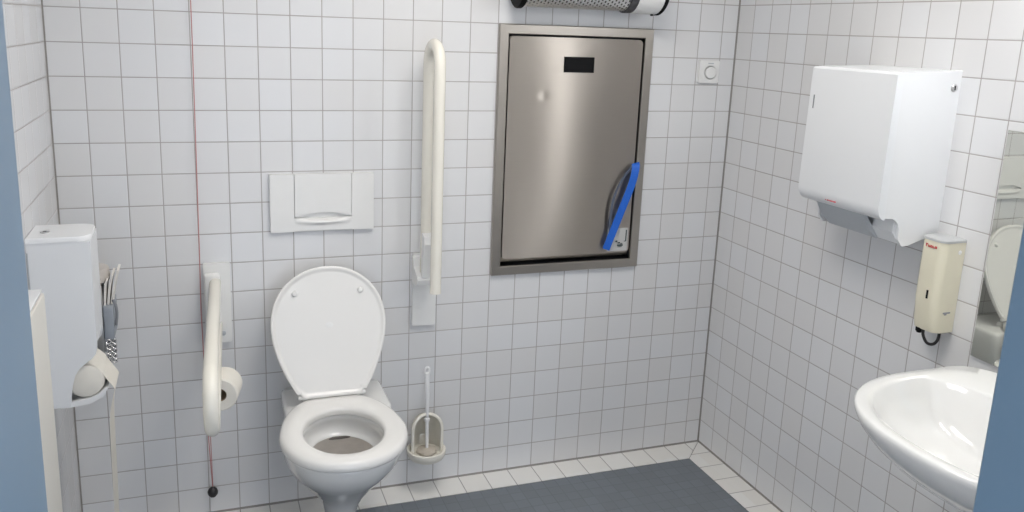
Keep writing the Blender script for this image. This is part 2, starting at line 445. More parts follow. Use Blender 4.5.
for sx in (-1, 1):
    bm = NB(); lathe(bm, [(0.012, 0), (0.012, 0.012), (0.009, 0.018), (0.003, 0.020)], W(sx*0.085, 0.160, 0.441), (0, 0, 1), n=20)
    tube(bm, [W(sx*0.098-0.012, HP[0]-0.004, HP[1]+0.004), W(sx*0.098+0.012, HP[0]-0.004, HP[1]+0.004)], 0.007)
    obj('hinge', bm, M['plate'], toilet)

# ------------------------------------------------------------------ flush plate (height-field front)
fx0, fx1, fz0, fz1 = 0.625, 0.967, 0.999, 1.193
flush = thing('flush_plate', 'white flush plate with wide push button on the wall above the toilet', 'flush plate', ((fx0+fx1)/2, 0, fz0))
bx0, bx1, bz0, bz1 = 0.703, 0.892, 1.045, 1.193
mx_ = (bx0+bx1)/2
zline = lambda x: bz0 - 0.005*max(0.0, 1-((x-mx_)/((bx1-bx0)/2))**2)                                   # upper edge of the lower field
arcz = lambda x: bz0 + 0.0015 + 0.0175*max(0.0, 1-((x-mx_)/((bx1-bx0)/2))**2)      # lower edge of the button bows upward
bm = NB()
prism(bm, rrect(fx0, fz0, fx1, fz1, 0.006), lambda a, b, d: Vector((a, d, b)), 0.0, -0.002)
gp = 0.0008
prism(bm, [(fx0, fz0), (bx0-gp, fz0), (bx0-gp, fz1), (fx0, fz1)], lambda a, b, d: Vector((a, d, b)), -0.003, -0.0165, 0.0022)
prism(bm, [(bx1+gp, fz0), (fx1, fz0), (fx1, fz1), (bx1+gp, fz1)], lambda a, b, d: Vector((a, d, b)), -0.003, -0.0165, 0.0022)
obj('cover', bm, M['plate'], flush)
bm = NB()                                            # lower field with the bright finger lip bulging at its top edge
NX, NZ = 48, 24; gv = []
for i in range(NX+1):
    x = bx0-gp + (bx1-bx0+2*gp)*i/NX; u = (x-mx_)/((bx1-bx0)/2); k = max(0.0, 1-u*u); row = [bm.verts.new((x, -0.0015, zline(x)))]
    for j in range(NZ+1):
        z = zline(x) + (fz0-zline(x))*(j/NZ)**1.4; h = (zline(x)-z)
        y = -0.0165 - 0.0085*k*math.exp(-((h-0.010)/0.0075)**2) + 0.004*k*math.exp(-h/0.003)
        if j >= NZ-1: y += 0.0015*(j-NZ+1)
        row.append(bm.verts.new((x, y, z)))
    row.append(bm.verts.new((x, -0.003, fz0))); gv.append(row)
for i in range(NX):
    for j in range(NZ+2): bm.faces.new((gv[i][j], gv[i+1][j], gv[i+1][j+1], gv[i][j+1]))
obj('finger_lip', bm, M['plate'], flush, angle=60)
bm = NB(); gv = []
for i in range(NX+1):
    x = bx0+gp + (bx1-bx0-2*gp)*i/NX; row = [bm.verts.new((x, -0.0015, arcz(x)))]
    for j in range(NZ+1):
        z = arcz(x) + (bz1-arcz(x))*j/NZ; row.append(bm.verts.new((x, -0.0165, z)))
    row.append(bm.verts.new((x, -0.006, bz1))); gv.append(row)
for i in range(NX):
    for j in range(NZ+2): bm.faces.new((gv[i][j], gv[i+1][j], gv[i+1][j+1], gv[i][j+1]))
for sd in (0, NX):
    back = [bm.verts.new((v.co.x, -0.006, v.co.z)) for v in gv[sd][1:-1]]
    for j in range(NZ): bm.faces.new((gv[sd][j+1], gv[sd][j+2], back[j+1], back[j]))
obj('push_button', bm, M['plate'], flush)

# ------------------------------------------------------------------ drop-down support rails
def rail(x, raised, label, pz=0.632):
    root = thing('support_rail', label, 'grab rail', (x, 0, pz), 'drop-down support rails')
    bm = NB(); px = x + (0.013 if raised else 0.0155)
    bm = NB(); prism(bm, rrect(px-0.042, pz, px+0.042, 0.900 if raised else 0.905, 0.006), lambda a, b, d: Vector((a, d, b)), -0.0005, -0.016, 0.003)
    obj('wall_plate', bm, M['plate'], root)
    hz, r, sp, Lr = (0.850, 0.0186, 0.135, 0.777) if raised else (0.846, 0.0180, 0.150, 0.800)
    if raised: P = lambda a, b: Vector((x, -0.075-b, hz+a))
    else:      P = lambda a, b: Vector((x+0.010-0.028*a/Lr, -0.03-a, hz-b))     # the worn hinge lets the rail swing a little to the left
    path = [P(0.0, 0), P(0.02, 0)] + [P(0.03+(Lr-sp/2-0.03)*i/10, 0) for i in range(11)]
    path += [P(Lr-sp/2+sp/2*math.sin(PI*i/16), sp/2-sp/2*math.cos(PI*i/16)) for i in range(1, 17)]
    path += [P((Lr-sp/2)*(1-i/10)-0.03*(i/10), sp) for i in range(1, 11)]
    bm = NB(); tube(bm, path, r, n=20)
    obj('rail_tube', bm, M['cream'], root, angle=60)
    bm = NB()
    if raised:
        # bracket seat reaching out from the plate, and the lever that locks the rail upright
        prism(bm, [(-0.012, 0.890), (-0.030, 0.888), (-0.040, 0.862), (-0.066, 0.845), (-0.088, 0.838), (-0.094, 0.825), (-0.088, 0.808), (-0.070, 0.800), (-0.012, 0.800)], lambda a, b, d: Vector((d, a, b)), x-0.032, x+0.026, 0.005)
        prism(bm, [(-0.060, 0.842), (-0.070, 0.985), (-0.092, 0.994), (-0.116, 0.984), (-0.124, 0.960), (-0.104, 0.905), (-0.096, 0.835)], lambda a, b, d: Vector((d, a, b)), x-0.017, x+0.017, 0.007)
        obj('hinge_bracket', bm, M['plate'], root)
        bm = NB(); tube(bm, [P(-0.03, sp), P(-0.034, sp)], r*1.02, n=20); obj('end_cap', bm, M['cream'], root)
    else:
        box(bm, (x-0.024, -0.045, 0.690), (x+0.024, -0.012, 0.875), 0.008)
        obj('hinge_bracket', bm, M['plate'], root)
        bm = NB(); lathe(bm, [(0.008, 0), (0.008, 0.004), (0.005, 0.006)], (x+0.030, -0.016, 0.665), (0, -1, 0), n=16)
        obj('screw_cap', bm, M['outlet'], root)
        bm = NB(); tube(bm, cat([(x-0.006, -0.43, hz-0.012), (x-0.006, -0.43, 0.74), (x-0.002, -0.432, 0.70), (x+0.008, -0.435, 0.66), (x+0.020, -0.40, 0.641)], 5), 0.0045, n=10)
        obj('roll_holder', bm, M['cream'], root)
    return root
rail(0.4355, False, 'cream grab rail folded down towards the viewer, left of the toilet')
rail(1.137, True, 'cream grab rail folded upright against the wall, right of the toilet')
# toilet roll hanging on the folded-down rail
ax = Vector((0.20, 0.98, 0)).normalized(); c0 = Vector((0.442, -0.47, 0.648))
roll = thing('toilet_roll', 'white toilet paper roll hanging beside the folded-down grab rail', 'toilet roll', c0)
bm = NB()
lathe(bm, [(0.019, 0.0), (0.045, 0.0), (0.0485, 0.003), (0.0485, 0.087), (0.045, 0.090), (0.019, 0.090), (0.019, 0.0)], c0, ax, n=40, cap0=False, cap1=False)
obj('paper', bm, M['paper'], roll)
bm = NB(); lathe(bm, [(0.0188, 0.0005), (0.0188, 0.0895), (0.0172, 0.0895), (0.0172, 0.0005), (0.0188, 0.0005)], c0, ax, n=30, cap0=False, cap1=False)
obj('cardboard_core', bm, M['core'], roll)

# ------------------------------------------------------------------ emergency pull cord
cord = thing('pull_cord', 'thin red emergency pull cord hanging left of the toilet with a dark knob', 'pull cord', (0.405, -0.02, 0.10))
bm = NB()
tube(bm, [(0.4075, -0.02, CZ), (0.406, -0.02, 1.6), (0.401, -0.02, 0.95), (0.398, -0.02, 0.75), (0.402, -0.02, 0.5), (0.405, -0.02, 0.3), (0.4115, -0.02, 0.11)], 0.0016, n=6)
tube(bm, [(0.404, -0.02, 0.42), (0.4115, -0.022, 0.32), (0.4125, -0.022, 0.11)], 0.0014, n=6)
obj('cord', bm, M['cord'], cord)
bm = NB(); lathe(bm, [(0.002, -0.018), (0.010, -0.016), (0.0165, -0.007), (0.0175, 0.002), (0.014, 0.011), (0.006, 0.017), (0.002, 0.019)], (0.4115, -0.024, 0.094), (0, 0, 1), n=24)
obj('knob', bm, M['rubber'], cord)

# ------------------------------------------------------------------ toilet brush
bc = Vector((1.153, -0.074, 0))
holder = thing('brush_holder', 'cream wall-mounted toilet brush holder with arched back right of the toilet', 'brush holder', (bc.x, bc.y, 0.115))
bm = NB()
lathe(bm, [(0.020, 0.140), (0.048, 0.141), (0.064, 0.148), (0.0705, 0.160), (0.072, 0.170), (0.071, 0.178), (0.066, 0.1805), (0.060, 0.177), (0.057, 0.168), (0.045, 0.164), (0.002, 0.163)], (bc.x, bc.y, 0), (0, 0, 1), n=40)
box(bm, (bc.x-0.022, -0.02, 0.15), (bc.x+0.022, 0.0, 0.21), 0.004)
obj('cup', bm, M['cream'], holder)
bm = NB()                                            # arched shell: half cylinder behind the brush, open at the front
NA, rings = 22, []
for k in range(15):
    t = k/14; hh = 0.146*math.sin(t*PI/2); z = 0.168 + hh
    rr = 0.054*(1.0 if hh < 0.09 else math.sqrt(max(0.0, 1-((hh-0.09)/0.056)**2)))+0.0015
    row = []
    for j in range(NA+1):
        a = math.radians(-12 + 204*j/NA)
        row.append(Vector((bc.x + rr*math.cos(a), bc.y + rr*math.sin(a), z)))
    rings.append(row)
loft(bm, rings, False, False, closed=False)
r_ = bmesh.ops.solidify(bm, geom=bm.faces[:], thickness=0.003)
obj('arched_shell', bm, M['cream'], holder, angle=60)
bm = NB()
edge_l = [Vector((rings[k][0])) for k in range(15)]; edge_r = [Vector(rings[k][-1]) for k in range(14, -1, -1)]
tube(bm, edge_l + edge_r[1:], 0.0062, n=10)
obj('arch_rim', bm, M['cream'], holder, angle=60)
brush = thing('toilet_brush', 'white toilet brush standing in its wall holder right of the toilet', 'toilet brush', (bc.x, bc.y, 0.14))
bm = NB(); tube(bm, [(bc.x+0.002, bc.y, 0.178), (bc.x, bc.y-0.002, 0.34), (bc.x-0.002, bc.y-0.004, 0.40), (bc.x-0.003, bc.y-0.004, 0.475)], [0.006, 0.0068, 0.010, 0.009], n=12)
ring = [(bc.x-0.003+0.0085*math.cos(2*PI*i/20), bc.y-0.004, 0.482+0.014*math.sin(2*PI*i/20)) for i in range(20)]
b2 = NB(); tube(b2, ring, 0.0042, n=8, closed=True)
me_ = bpy.data.meshes.new('tmp'); b2.to_mesh(me_); b2.free(); bm.from_mesh(me_); bpy.data.meshes.remove(me_)
lathe(bm, [(0.006, 0), (0.011, 0.003), (0.011, 0.012), (0.006, 0.016)], (bc.x, bc.y, 0.285), (0, 0, 1), n=16)
obj('handle', bm, M['brushclear'], brush)
bm = NB()
lathe(bm, [(0.006, 0.1645), (0.034, 0.165), (0.037, 0.169), (0.034, 0.174), (0.018, 0.177), (0.006, 0.182)], (bc.x+0.002, bc.y, 0), (0, 0, 1), n=28)
for v in bm.verts:
    d = Vector((v.co.x-bc.x-0.002, v.co.y-bc.y, 0)); v.co += d*random.uniform(-0.12, 0.12)
obj('bristle_head', bm, M['bristle'], brush)

# ------------------------------------------------------------------ steel baby-changing station
st = thing('changing_station', 'brushed steel fold-down baby changing station recessed in the back wall', 'changing station', (1.70, 0, 0.80))
SX0, SX1, SZ0, SZ1 = 1.402, 2.000, 0.800, 1.700
bm = NB()
def frame_ring(i, y): return [Vector((SX0+i, y, SZ0+i)), Vector((SX1-i, y, SZ0+i)), Vector((SX1-i, y, SZ1-i)), Vector((SX0+i, y, SZ1-i))]
loft(bm, [frame_ring(0, 0.0), frame_ring(0, -0.014), frame_ring(0.002, -0.016), frame_ring(0.031, -0.016), frame_ring(0.033, -0.014), frame_ring(0.033, -0.004)], False, False)
obj('frame', bm, M['steelf'], st, angle=20)
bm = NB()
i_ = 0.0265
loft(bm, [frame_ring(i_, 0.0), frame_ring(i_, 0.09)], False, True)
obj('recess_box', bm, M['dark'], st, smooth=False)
bm = NB()                                            # inner rail seen through the gap under the door
loft(bm, [[Vector((x, 0.012, SZ0+0.0425)), Vector((x, 0.001, SZ0+0.078)), Vector((x, 0.020, SZ0+0.078)), Vector((x, 0.020, SZ0+0.0425))] for x in (SX0+0.034, SX1-0.034)])
obj('inner_rail', bm, M['steelf'], st, smooth=False)
dx0, dx1, dz0, dz1 = SX0+0.0385, SX1-0.0405, SZ0+0.060, SZ1-0.040
NX, NZ = 70, 110
bm = NB()
def door_y(x, z):
    u, w = (x-dx0)/(dx1-dx0), (z-dz0)/(dz1-dz0)
    y = -0.012
    y -= 0.0030*math.sin(PI*u)*math.sin(PI*w)                                  # pillowed sheet
    y += 0.0012*math.sin(2*PI*(u*1.1+0.22*w+0.1))*math.sin(PI*w)               # slight buckling
    for cx, cz, a, s in ((1.575, 1.455, 0.0016, 0.011), (1.640, 1.270, 0.0007, 0.010), (1.625, 1.235, 0.0005, 0.014)):
        y += a*math.exp(-((x-cx)**2+(z-cz)**2)/s**2)
    return y
rc = 0.016
def inset(z):   # rounded corners
    e = min(z-dz0, dz1-z)
    return rc - math.sqrt(max(0, rc*rc-(rc-e)**2)) if e < rc else 0.0
zs = sorted({dz0+(dz1-dz0)*j/NZ for j in range(NZ+1)} | {dz0+rc*k for k in (0.03, 0.12, 0.3, 0.6)} | {dz1-rc*k for k in (0.03, 0.12, 0.3, 0.6)})
gv = []
for z in zs:
    a = inset(z)
    gv.append([bm.verts.new((x, door_y(x, z), z)) for x in [dx0+a+(dx1-dx0-2*a)*i/NX for i in range(NX+1)]])
for j in range(len(zs)-1):
    for i in range(NX): bm.faces.new((gv[j][i], gv[j][i+1], gv[j+1][i+1], gv[j+1][i]))
be = [e for e in bm.edges if e.is_boundary]
ex = bmesh.ops.extrude_edge_only(bm, edges=be)
for v in ex['geom']:
    if isinstance(v, bmesh.types.BMVert): v.co.y = 0.012
obj('door', bm, M['steel'], st, angle=40, uv=lambda c: (c.x, c.z))
bm = NB()                                            # recessed pull slot
sx0, sx1, sz0, sz1 = 1.650, 1.763, 1.541, 1.592
def sr(i, y): return [Vector((sx0+i, y, sz0+i)), Vector((sx1-i, y, sz0+i)), Vector((sx1-i, y, sz1-i)), Vector((sx0+i, y, sz1-i))]
loft(bm, [sr(-0.002, -0.0125), sr(-0.002, -0.0165), sr(0.003, -0.0165), sr(0.004, -0.0145)], False, True)
obj('pull_slot', bm, M['black'], st, smooth=False)
# label at the lower right of the door
bm = NB(); prism(bm, rrect(1.866, 0.866, 1.952, 0.956, 0.003), lambda a, b, d: Vector((a, d, b)), -0.0105, -0.0135)
for v in bm.verts:
    if v.co.y < -0.012: v.co.y = door_y(v.co.x, v.co.z) - 0.0009
lab = obj('safety_label', bm, M['sticker'], st, smooth=False)
bm = NB()
def ink(x0, z0, x1, z1): box(bm, (x0, -0.0155, z0), (x1, -0.0140, z1))
ink(1.942, 0.905, 1.9455, 0.948); ink(1.908, 0.886, 1.932, 0.892); ink(1.910, 0.896, 1.920, 0.901); ink(1.922, 0.894, 1.930, 0.897); ink(1.900, 0.902, 1.908, 0.908)
ink(1.936, 0.903, 1.944, 0.9055); ink(1.912, 0.882, 1.928, 0.8835)
obj('print', bm, M['ink'], lab, smooth=False)
# blue strap: bright front run and the darker run that loops behind it
strap = thing('safety_strap', 'bright blue webbing strap hanging out of the steel changing station', 'strap', (1.90, -0.03, 0.88))
bm = NB(); ribbon(bm, cat([(1.962, 0.004, 1.200), (1.961, -0.018, 1.205), (1.954, -0.032, 1.180), (1.941, -0.034, 1.126), (1.907, -0.034, 1.032), (1.875, -0.034, 0.945), (1.852, -0.033, 0.880)]), 0.029, (1, -0.15, 0.35))
obj('webbing', bm, M['strap'], strap, angle=60)
bm = NB(); ribbon(bm, cat([(1.962, 0.003, 1.195), (1.950, -0.019, 1.199), (1.909, -0.026, 1.153), (1.877, -0.028, 1.089), (1.865, -0.028, 1.013), (1.866, -0.028, 0.936)]), 0.011, (1, 0.2, 0.4))
obj('webbing_loop', bm, M['strapd'], strap, angle=60)

# ------------------------------------------------------------------ light switch
sw = thing('light_switch', 'small white round-centred switch plate on the wall near the right corner', 'switch', (2.251, 0, 1.508))
bm = NB(); prism(bm, rrect(2.208, 1.509, 2.294, 1.593, 0.005), lambda a, b, d: Vector((a, d, b)), -0.0003, -0.011, 0.002)
obj('cover_frame', bm, M['plate'], sw)
bm = NB(); lathe(bm, [(0.029, 0.010), (0.029, 0.0125), (0.0265, 0.0125), (0.0255, 0.011), (0.0235, 0.011), (0.0225, 0.016), (0.020, 0.018), (0.002, 0.0185)], (2.256, 0, 1.548), (0, -1, 0), n=36)
obj('round_dial', bm, M['plate'], sw)
bm = NB(); box(bm, (2.244, -0.0118, 1.580), (2.268, -0.0105, 1.584)); obj('label_strip', bm, M['outlet'], sw, smooth=False)

# ------------------------------------------------------------------ infrared heater above the changing station
hz, hy = 1.829, -0.10
ht = thing('infrared_heater', 'wall-mounted infrared heater with perforated metal grille above the steel changing station', 'heater', (1.75, hy, 1.77))
def half(bm, x0, x1, r, n=24, t=0.0, a0=150, a1=390):
    loft(bm, [[Vector((x, hy + r*math.cos(math.radians(a0+(a1-a0)*j/n+0)), hz + r*math.sin(math.radians(a0+(a1-a0)*j/n)))) for j in range(n+1)] for x in (x0, x1)], False, False, closed=False)
bm = NB()                                            # dimpled trough, a height field around the tube
NXh, NAh = 150, 76; gv = []
for i in range(NXh+1):
    x = 1.440 + 0.382*i/NXh; row = []
    for j in range(NAh+1):
        a = math.radians(150+240*j/NAh)
        dm = 0.0004*math.sin(x*2*PI/0.0127)
        row.append(bm.verts.new((x, hy+(0.072+dm)*math.cos(a), hz+(0.072+dm)*math.sin(a))))
    gv.append(row)
for i in range(NXh):
    for j in range(NAh):
        if i % 5 in (1, 2) and (j + 2*((i//5) % 2)) % 4 in (1, 2): continue          # punched openings in staggered rows
        bm.faces.new((gv[i][j], gv[i+1][j], gv[i+1][j+1], gv[i][j+1]))
obj('perforated_grille', bm, M['foil'], ht, angle=70)
bm = NB(); tube(bm, [(1.444, hy, hz), (1.82, hy, hz)], 0.060, n=28); obj('heating_element', bm, M['dark'], ht)
def disc(name, x0, x1, r, mat, bev=0.004):
    bm = NB(); lathe(bm, [(r-bev, 0), (r, bev), (r, x1-x0-bev), (r-bev, x1-x0)], (x0, hy, hz), (1, 0, 0), n=40); obj(name, bm, mat, ht)
disc('end_cap', 1.424, 1.444, 0.078, M['black'])
disc('collar', 1.818, 1.850, 0.078, M['dark'])
disc('control_housing', 1.848, 1.946, 0.079, M['plate'], 0.002)
disc('end_cap', 1.944, 1.960, 0.082, M['black'])
bm = NB(); tube(bm, [(1.930, hy-0.01, hz-0.078), (1.930, hy-0.01, hz-0.084)], 0.005, n=10); obj('pilot_knob', bm, M['black'], ht)
for x in (1.55, 1.76):
    bm = NB(); box(bm, (x, -0.045, 1.83), (x+0.04, 0, 1.89), 0.003); obj('wall_bracket', bm, M['dark'], ht)

# ------------------------------------------------------------------ paper towel dispenser on the right wall
ya, yb = -1.036, -0.712
tw = thing('towel_dispenser', 'large white paper towel dispenser on the right wall above the soap dispenser', 'towel dispenser', (RX-0.11, (ya+yb)/2, 1.13))
F = lambda a, b, d: Vector((a, d, b))
body = [(RX, 1.616), (2.165, 1.609), (2.165, 1.215)] + [(2.178, 1.214)] + arc(2.186, 1.176, 0.038, 88, 2, 10)[1:] + [(2.226, 1.152), (2.242, 1.133), (2.262, 1.134), (RX, 1.166)]
bm = NB(); prism(bm, body, F, ya, ya+0.010)                                # near side cheek
prism(bm, body, F, yb-0.010, yb)                                           # far cheek
prism(bm, [(RX, 1.616), (2.165, 1.609), (2.165, 1.225), (2.25, 1.225), (2.25, 1.140), (RX, 1.166)], F, ya+0.010, yb-0.010)
obj('housing', bm, M['whiteb'], tw, angle=30)
bm = NB()                                            # front cover with softly rounded edges
cov = [(2.168, 1.608), (2.152, 1.608), (2.146, 1.602), (2.141, 1.248), (2.143, 1.236), (2.149, 1.222), (2.158, 1.213), (2.168, 1.209)]
prism(bm, cov, F, ya-0.001, yb+0.001, 0.0035)
obj('front_cover', bm, M['white'], tw, angle=30)
bm = NB()                                            # outlet tray, sloping grey lip
tr = [(2.172, 1.212), (2.205, 1.160), (2.234, 1.136), (2.242, 1.140), (2.216, 1.168), (2.184, 1.212)]
prism(bm, tr, F, ya+0.085, yb-0.046, 0.0015)
obj('outlet_tray', bm, M['outlet'], tw, angle=30)
bm = NB(); prism(bm, [(2.215, 1.214), (2.212, 1.172), (2.238, 1.138), (2.246, 1.140), (2.246, 1.214)], F, ya+0.010, ya+0.084, 0.003); obj('outlet_guide', bm, M['white'], tw)
bm = NB(); lathe(bm, [(0.011, 0), (0.011, 0.002), (0.009, 0.0035), (0.002, 0.0035)], (2.345, ya, 1.570), (0, -1, 0), n=24); lk = obj('lock', bm, M['steelb'], tw)
bm = NB(); box(bm, (2.3435, ya-0.0045, 1.564), (2.3465, ya-0.003, 1.576)); obj('keyhole', bm, M['black'], lk, smooth=False)
def wordmark(bm, org, du, dv, dn, n, cw, chh, seed):
    """a tiny red word: too small in the photo to read, so a row of short strokes"""
    rnd = random.Random(seed); org, du, dv, dn = map(Vector, (org, du, dv, dn))
    def stroke(u0, v0, u1, v1):
        q = [org+du*u0+dv*v0, org+du*u1+dv*v0, org+du*u1+dv*v1, org+du*u0+dv*v1]
        loft(bm, [q, [p+dn*0.0006 for p in q]])
    for i in range(n):
        u = i*cw*1.25; h = chh*(1.5 if i == 0 else rnd.uniform(0.8, 1.2))
        stroke(u, 0, u+cw*0.35, h); stroke(u+cw*0.35, (0.0 if i % 2 else h*0.7), u+cw, (h*0.3 if i % 2 else h))
        if i % 3: stroke(u+cw*0.65, 0, u+cw, h*0.8)
bm = NB(); wordmark(bm, (2.1450, -0.828, 1.2255), (0, -1, 0), (0.45, 0, 0.9), (-0.9, 0, 0.45), 7, 0.0056, 0.011, 3); obj('red_wordmark', bm, M['red'], tw, smooth=False)
bm = NB(); box(bm, (2.1436, yb-0.021, 1.485), (2.1465, yb-0.017, 1.525)); obj('side_marking', bm, M['greyp'], tw, smooth=False)

# ------------------------------------------------------------------ soap dispenser
s0, s1 = -1.132, -1.052
sp = thing('soap_dispenser', 'narrow cream soap dispenser on the right wall between towel dispenser and mirror', 'soap dispenser', (RX-0.035, (s0+s1)/2, 0.90))
def soap_ring(z, dep, c=0.0):
    return [Vector((RX-0.0003-a, s0+b, z)) for a, b in [(0, c)] + arc(dep-0.022-c, 0.022+c, 0.022, -90, 0, 6) + arc(dep-0.022-c, s1-s0-0.022-c, 0.022, 0, 90, 6) + [(0, s1-s0-c)]]
bm = NB()
loft(bm, [soap_ring(0.903, 0.060, 0.004), soap_ring(0.906, 0.066, 0.0), soap_ring(0.93, 0.072), soap_ring(1.00, 0.078), soap_ring(1.10, 0.078), soap_ring(1.155, 0.076), soap_ring(1.162, 0.075)])
obj('body', bm, M['soap'], sp, angle=40)
bm = NB(); loft(bm, [soap_ring(1.162, 0.077, -0.001), soap_ring(1.168, 0.076, -0.001), soap_ring(1.171, 0.071, 0.003)])
obj('lid', bm, M['soapgrey'], sp, angle=40)
bm = NB(); lathe(bm, [(0.006, 0), (0.006, 0.001), (0.0045, 0.0018)], (RX-0.018, s0, 1.135), (0, -1, 0), n=16); obj('lock', bm, M['plate'], sp)
bm = NB(); box(bm, (RX-0.0795, s0+0.027, 1.000), (RX-0.0765, s0+0.033, 1.024)); obj('level_window', bm, M['black'], sp, smooth=False)
bm = NB(); wordmark(bm, (RX-0.0782, s1-0.022, 1.142), (0, -1, 0), (0, 0, 1), (-1, 0, 0), 5, 0.0060, 0.006, 5); obj('red_wordmark', bm, M['red'], sp, smooth=False)
bm = NB(); box(bm, (RX-0.045, s0-0.0012, 0.962), (RX-0.020, s0+0.001, 0.966)); box(bm, (RX-0.040, s0-0.0012, 0.958), (RX-0.032, s0+0.001, 0.961)); obj('scuff_mark', bm, M['greyp'], sp, smooth=False)
bm = NB()
lathe(bm, [(0.010, 0), (0.010, 0.010), (0.006, 0.016)], (RX-0.060, s0+0.055, 0.907), (0, 0, -1), n=14)
yy = s0+0.045
tube(bm, [(RX-0.062, s0+0.055, 0.898), (RX-0.045, yy+0.010, 0.900)], 0.004, n=8)
obj('nozzle', bm, M['black'], sp)
bm = NB(); tube(bm, cat([(RX-0.060, yy-0.004, 0.905), (RX-0.060, yy-0.006, 0.888), (RX-0.052, yy-0.014, 0.868), (RX-0.040, yy-0.024, 0.866), (RX-0.034, yy-0.032, 0.880), (RX-0.033, yy-0.034, 0.905)], 6), 0.0042, n=10)
obj('lever_loop', bm, M['rubber'], sp)

# ------------------------------------------------------------------ mirror and its lamp (the lamp is above the picture)
MY0, MY1, MZ0, MZ1 = -1.80, -1.207, 0.868, 1.477
mi = thing('mirror', 'frameless wall mirror above the washbasin on the right wall', 'mirror', (RX, (MY0+MY1)/2, MZ0))
bm = NB(); box(bm, (RX-0.0085, MY0, MZ0), (RX-0.003, MY1, MZ1), 0.0008, 1)
bmesh.ops.rotate(bm, verts=bm.verts, cent=(RX-0.005, (MY0+MY1)/2, 1.2), matrix=Matrix.Rotation(0.006, 3, 'Z')); obj('glass', bm, M['mirror'], mi, smooth=False)
for y in (MY0+0.1, MY1-0.1):
    bm = NB(); box(bm, (RX-0.010, y-0.01, MZ0-0.006), (RX, y+0.01, MZ0+0.008), 0.002); obj('clip', bm, M['chrome'], mi)

# ------------------------------------------------------------------ washbasin
BY, BHW, BD = -1.537, 0.331, 0.557                   # centre, half width, depth from the wall
wb = thing('washbasin', 'white ceramic washbasin on the right wall below the mirror', 'washbasin', (RX-0.25, BY, 0.62))
def bas(s, sd, z, n=80, p=2.35, back=0.0, dshift=0.0):
    """D-shaped section: flat towards the wall, round at the front"""
    r = []
    for i in range(n):
        t = 2*PI*i/n; c, q = math.cos(t), math.sin(t)
        y = BHW*s*math.copysign(abs(c)**(2/p), c)
        if q >= 0: d = 0.22 + (BD-0.22)*sd*abs(q)**(2/p)
        else: d = 0.22 - (0.22-back)*abs(q)**(2/3.6 if back == 0 else 2/2.6)
        if q < 0 and back == 0: y = BHW*s*math.copysign(abs(c)**(2/3.6), c)
        r.append(Vector((RX-d-dshift, BY+y, z)))
    return r
ZB = 0.845
bm = NB()
def zt(r, f):   # lift points near the wall: the rear rim stands a little higher
    for v in r:
        d = RX-v.x
        v.z += f*0.012*(1-ss(d, 0.04, 0.16))
    return r
rings = [bas(0.30, 0.10, 0.655), bas(0.42, 0.22, 0.66), bas(0.60, 0.52, 0.685), bas(0.76, 0.74, 0.725), bas(0.89, 0.89, 0.770), bas(0.965, 0.970, 0.805), bas(0.993, 0.994, 0.825), bas(1.0, 1.0, 0.835), zt(bas(0.996, 0.996, 0.842), 1), zt(bas(0.985, 0.984, ZB), 1),
         zt(bas(0.93, 0.925, ZB-0.001, back=0.02), 1), zt(bas(0.90, 0.89, ZB-0.004, back=0.11), 0.3), bas(0.885, 0.87, ZB-0.010, back=0.125), bas(0.85, 0.82, ZB-0.040, back=0.14), bas(0.78, 0.72, ZB-0.080, back=0.155), bas(0.64, 0.52, ZB-0.115, back=0.165), bas(0.42, 0.25, ZB-0.135, back=0.18), bas(0.15, 0.05, ZB-0.142, back=0.20)]
loft(bm, rings)
obj('basin', bm, M['ceramic'], wb, angle=60)
bm = NB(); lathe(bm, [(0.03, 0), (0.028, 0.004), (0.018, 0.005), (0.016, 0.001)], (RX-0.225, BY, ZB-0.142), (0, 0, 1), n=28); obj('drain', bm, M['chrome'], wb)
bm = NB()                                            # mixer tap (behind the door frame in the photo)
lathe(bm, [(0.026, 0), (0.026, 0.006), (0.021, 0.012), (0.020, 0.075), (0.012, 0.085)], (RX-0.065, BY, ZB+0.004), (0, 0, 1), n=24)
tube(bm, [(RX-0.065, BY, ZB+0.05), (RX-0.12, BY, ZB+0.075), (RX-0.175, BY, ZB+0.07), (RX-0.185, BY, ZB+0.05)], 0.012, n=14)
tube(bm, [(RX-0.065, BY, ZB+0.085), (RX-0.05, BY, ZB+0.10), (RX-0.15, BY, ZB+0.125)], [0.012, 0.011, 0.007], n=12)
obj('tap', bm, M['chrome'], wb)
bm = NB(); tube(bm, [(RX-0.2, BY, 0.67), (RX-0.2, BY, 0.53), (RX-0.19, BY, 0.50), (RX-0.16, BY, 0.49), (RX-0.002, BY, 0.49)], 0.018, n=16); obj('waste_pipe', bm, M['chrome'], wb)

# ------------------------------------------------------------------ left wall: paper dispenser with roll and hanging sheet
pa, pb = -0.520, -0.375
pd = thing('paper_dispenser', 'tall white paper roll dispenser on the left wall with open lower corner', 'paper dispenser', (0.08, (pa+pb)/2, 0.675))
bm = NB()
prof = [(0.0005, 0.682), (0.074, 0.679)] + [(0.0755, 0.70), (0.080, 0.735), (0.088, 0.765), (0.100, 0.785), (0.116, 0.798), (0.130, 0.808), (0.141, 0.822), (0.145, 0.842)] + [(0.1455, 0.90), (0.1455, 1.123), (0.0005, 1.123)]
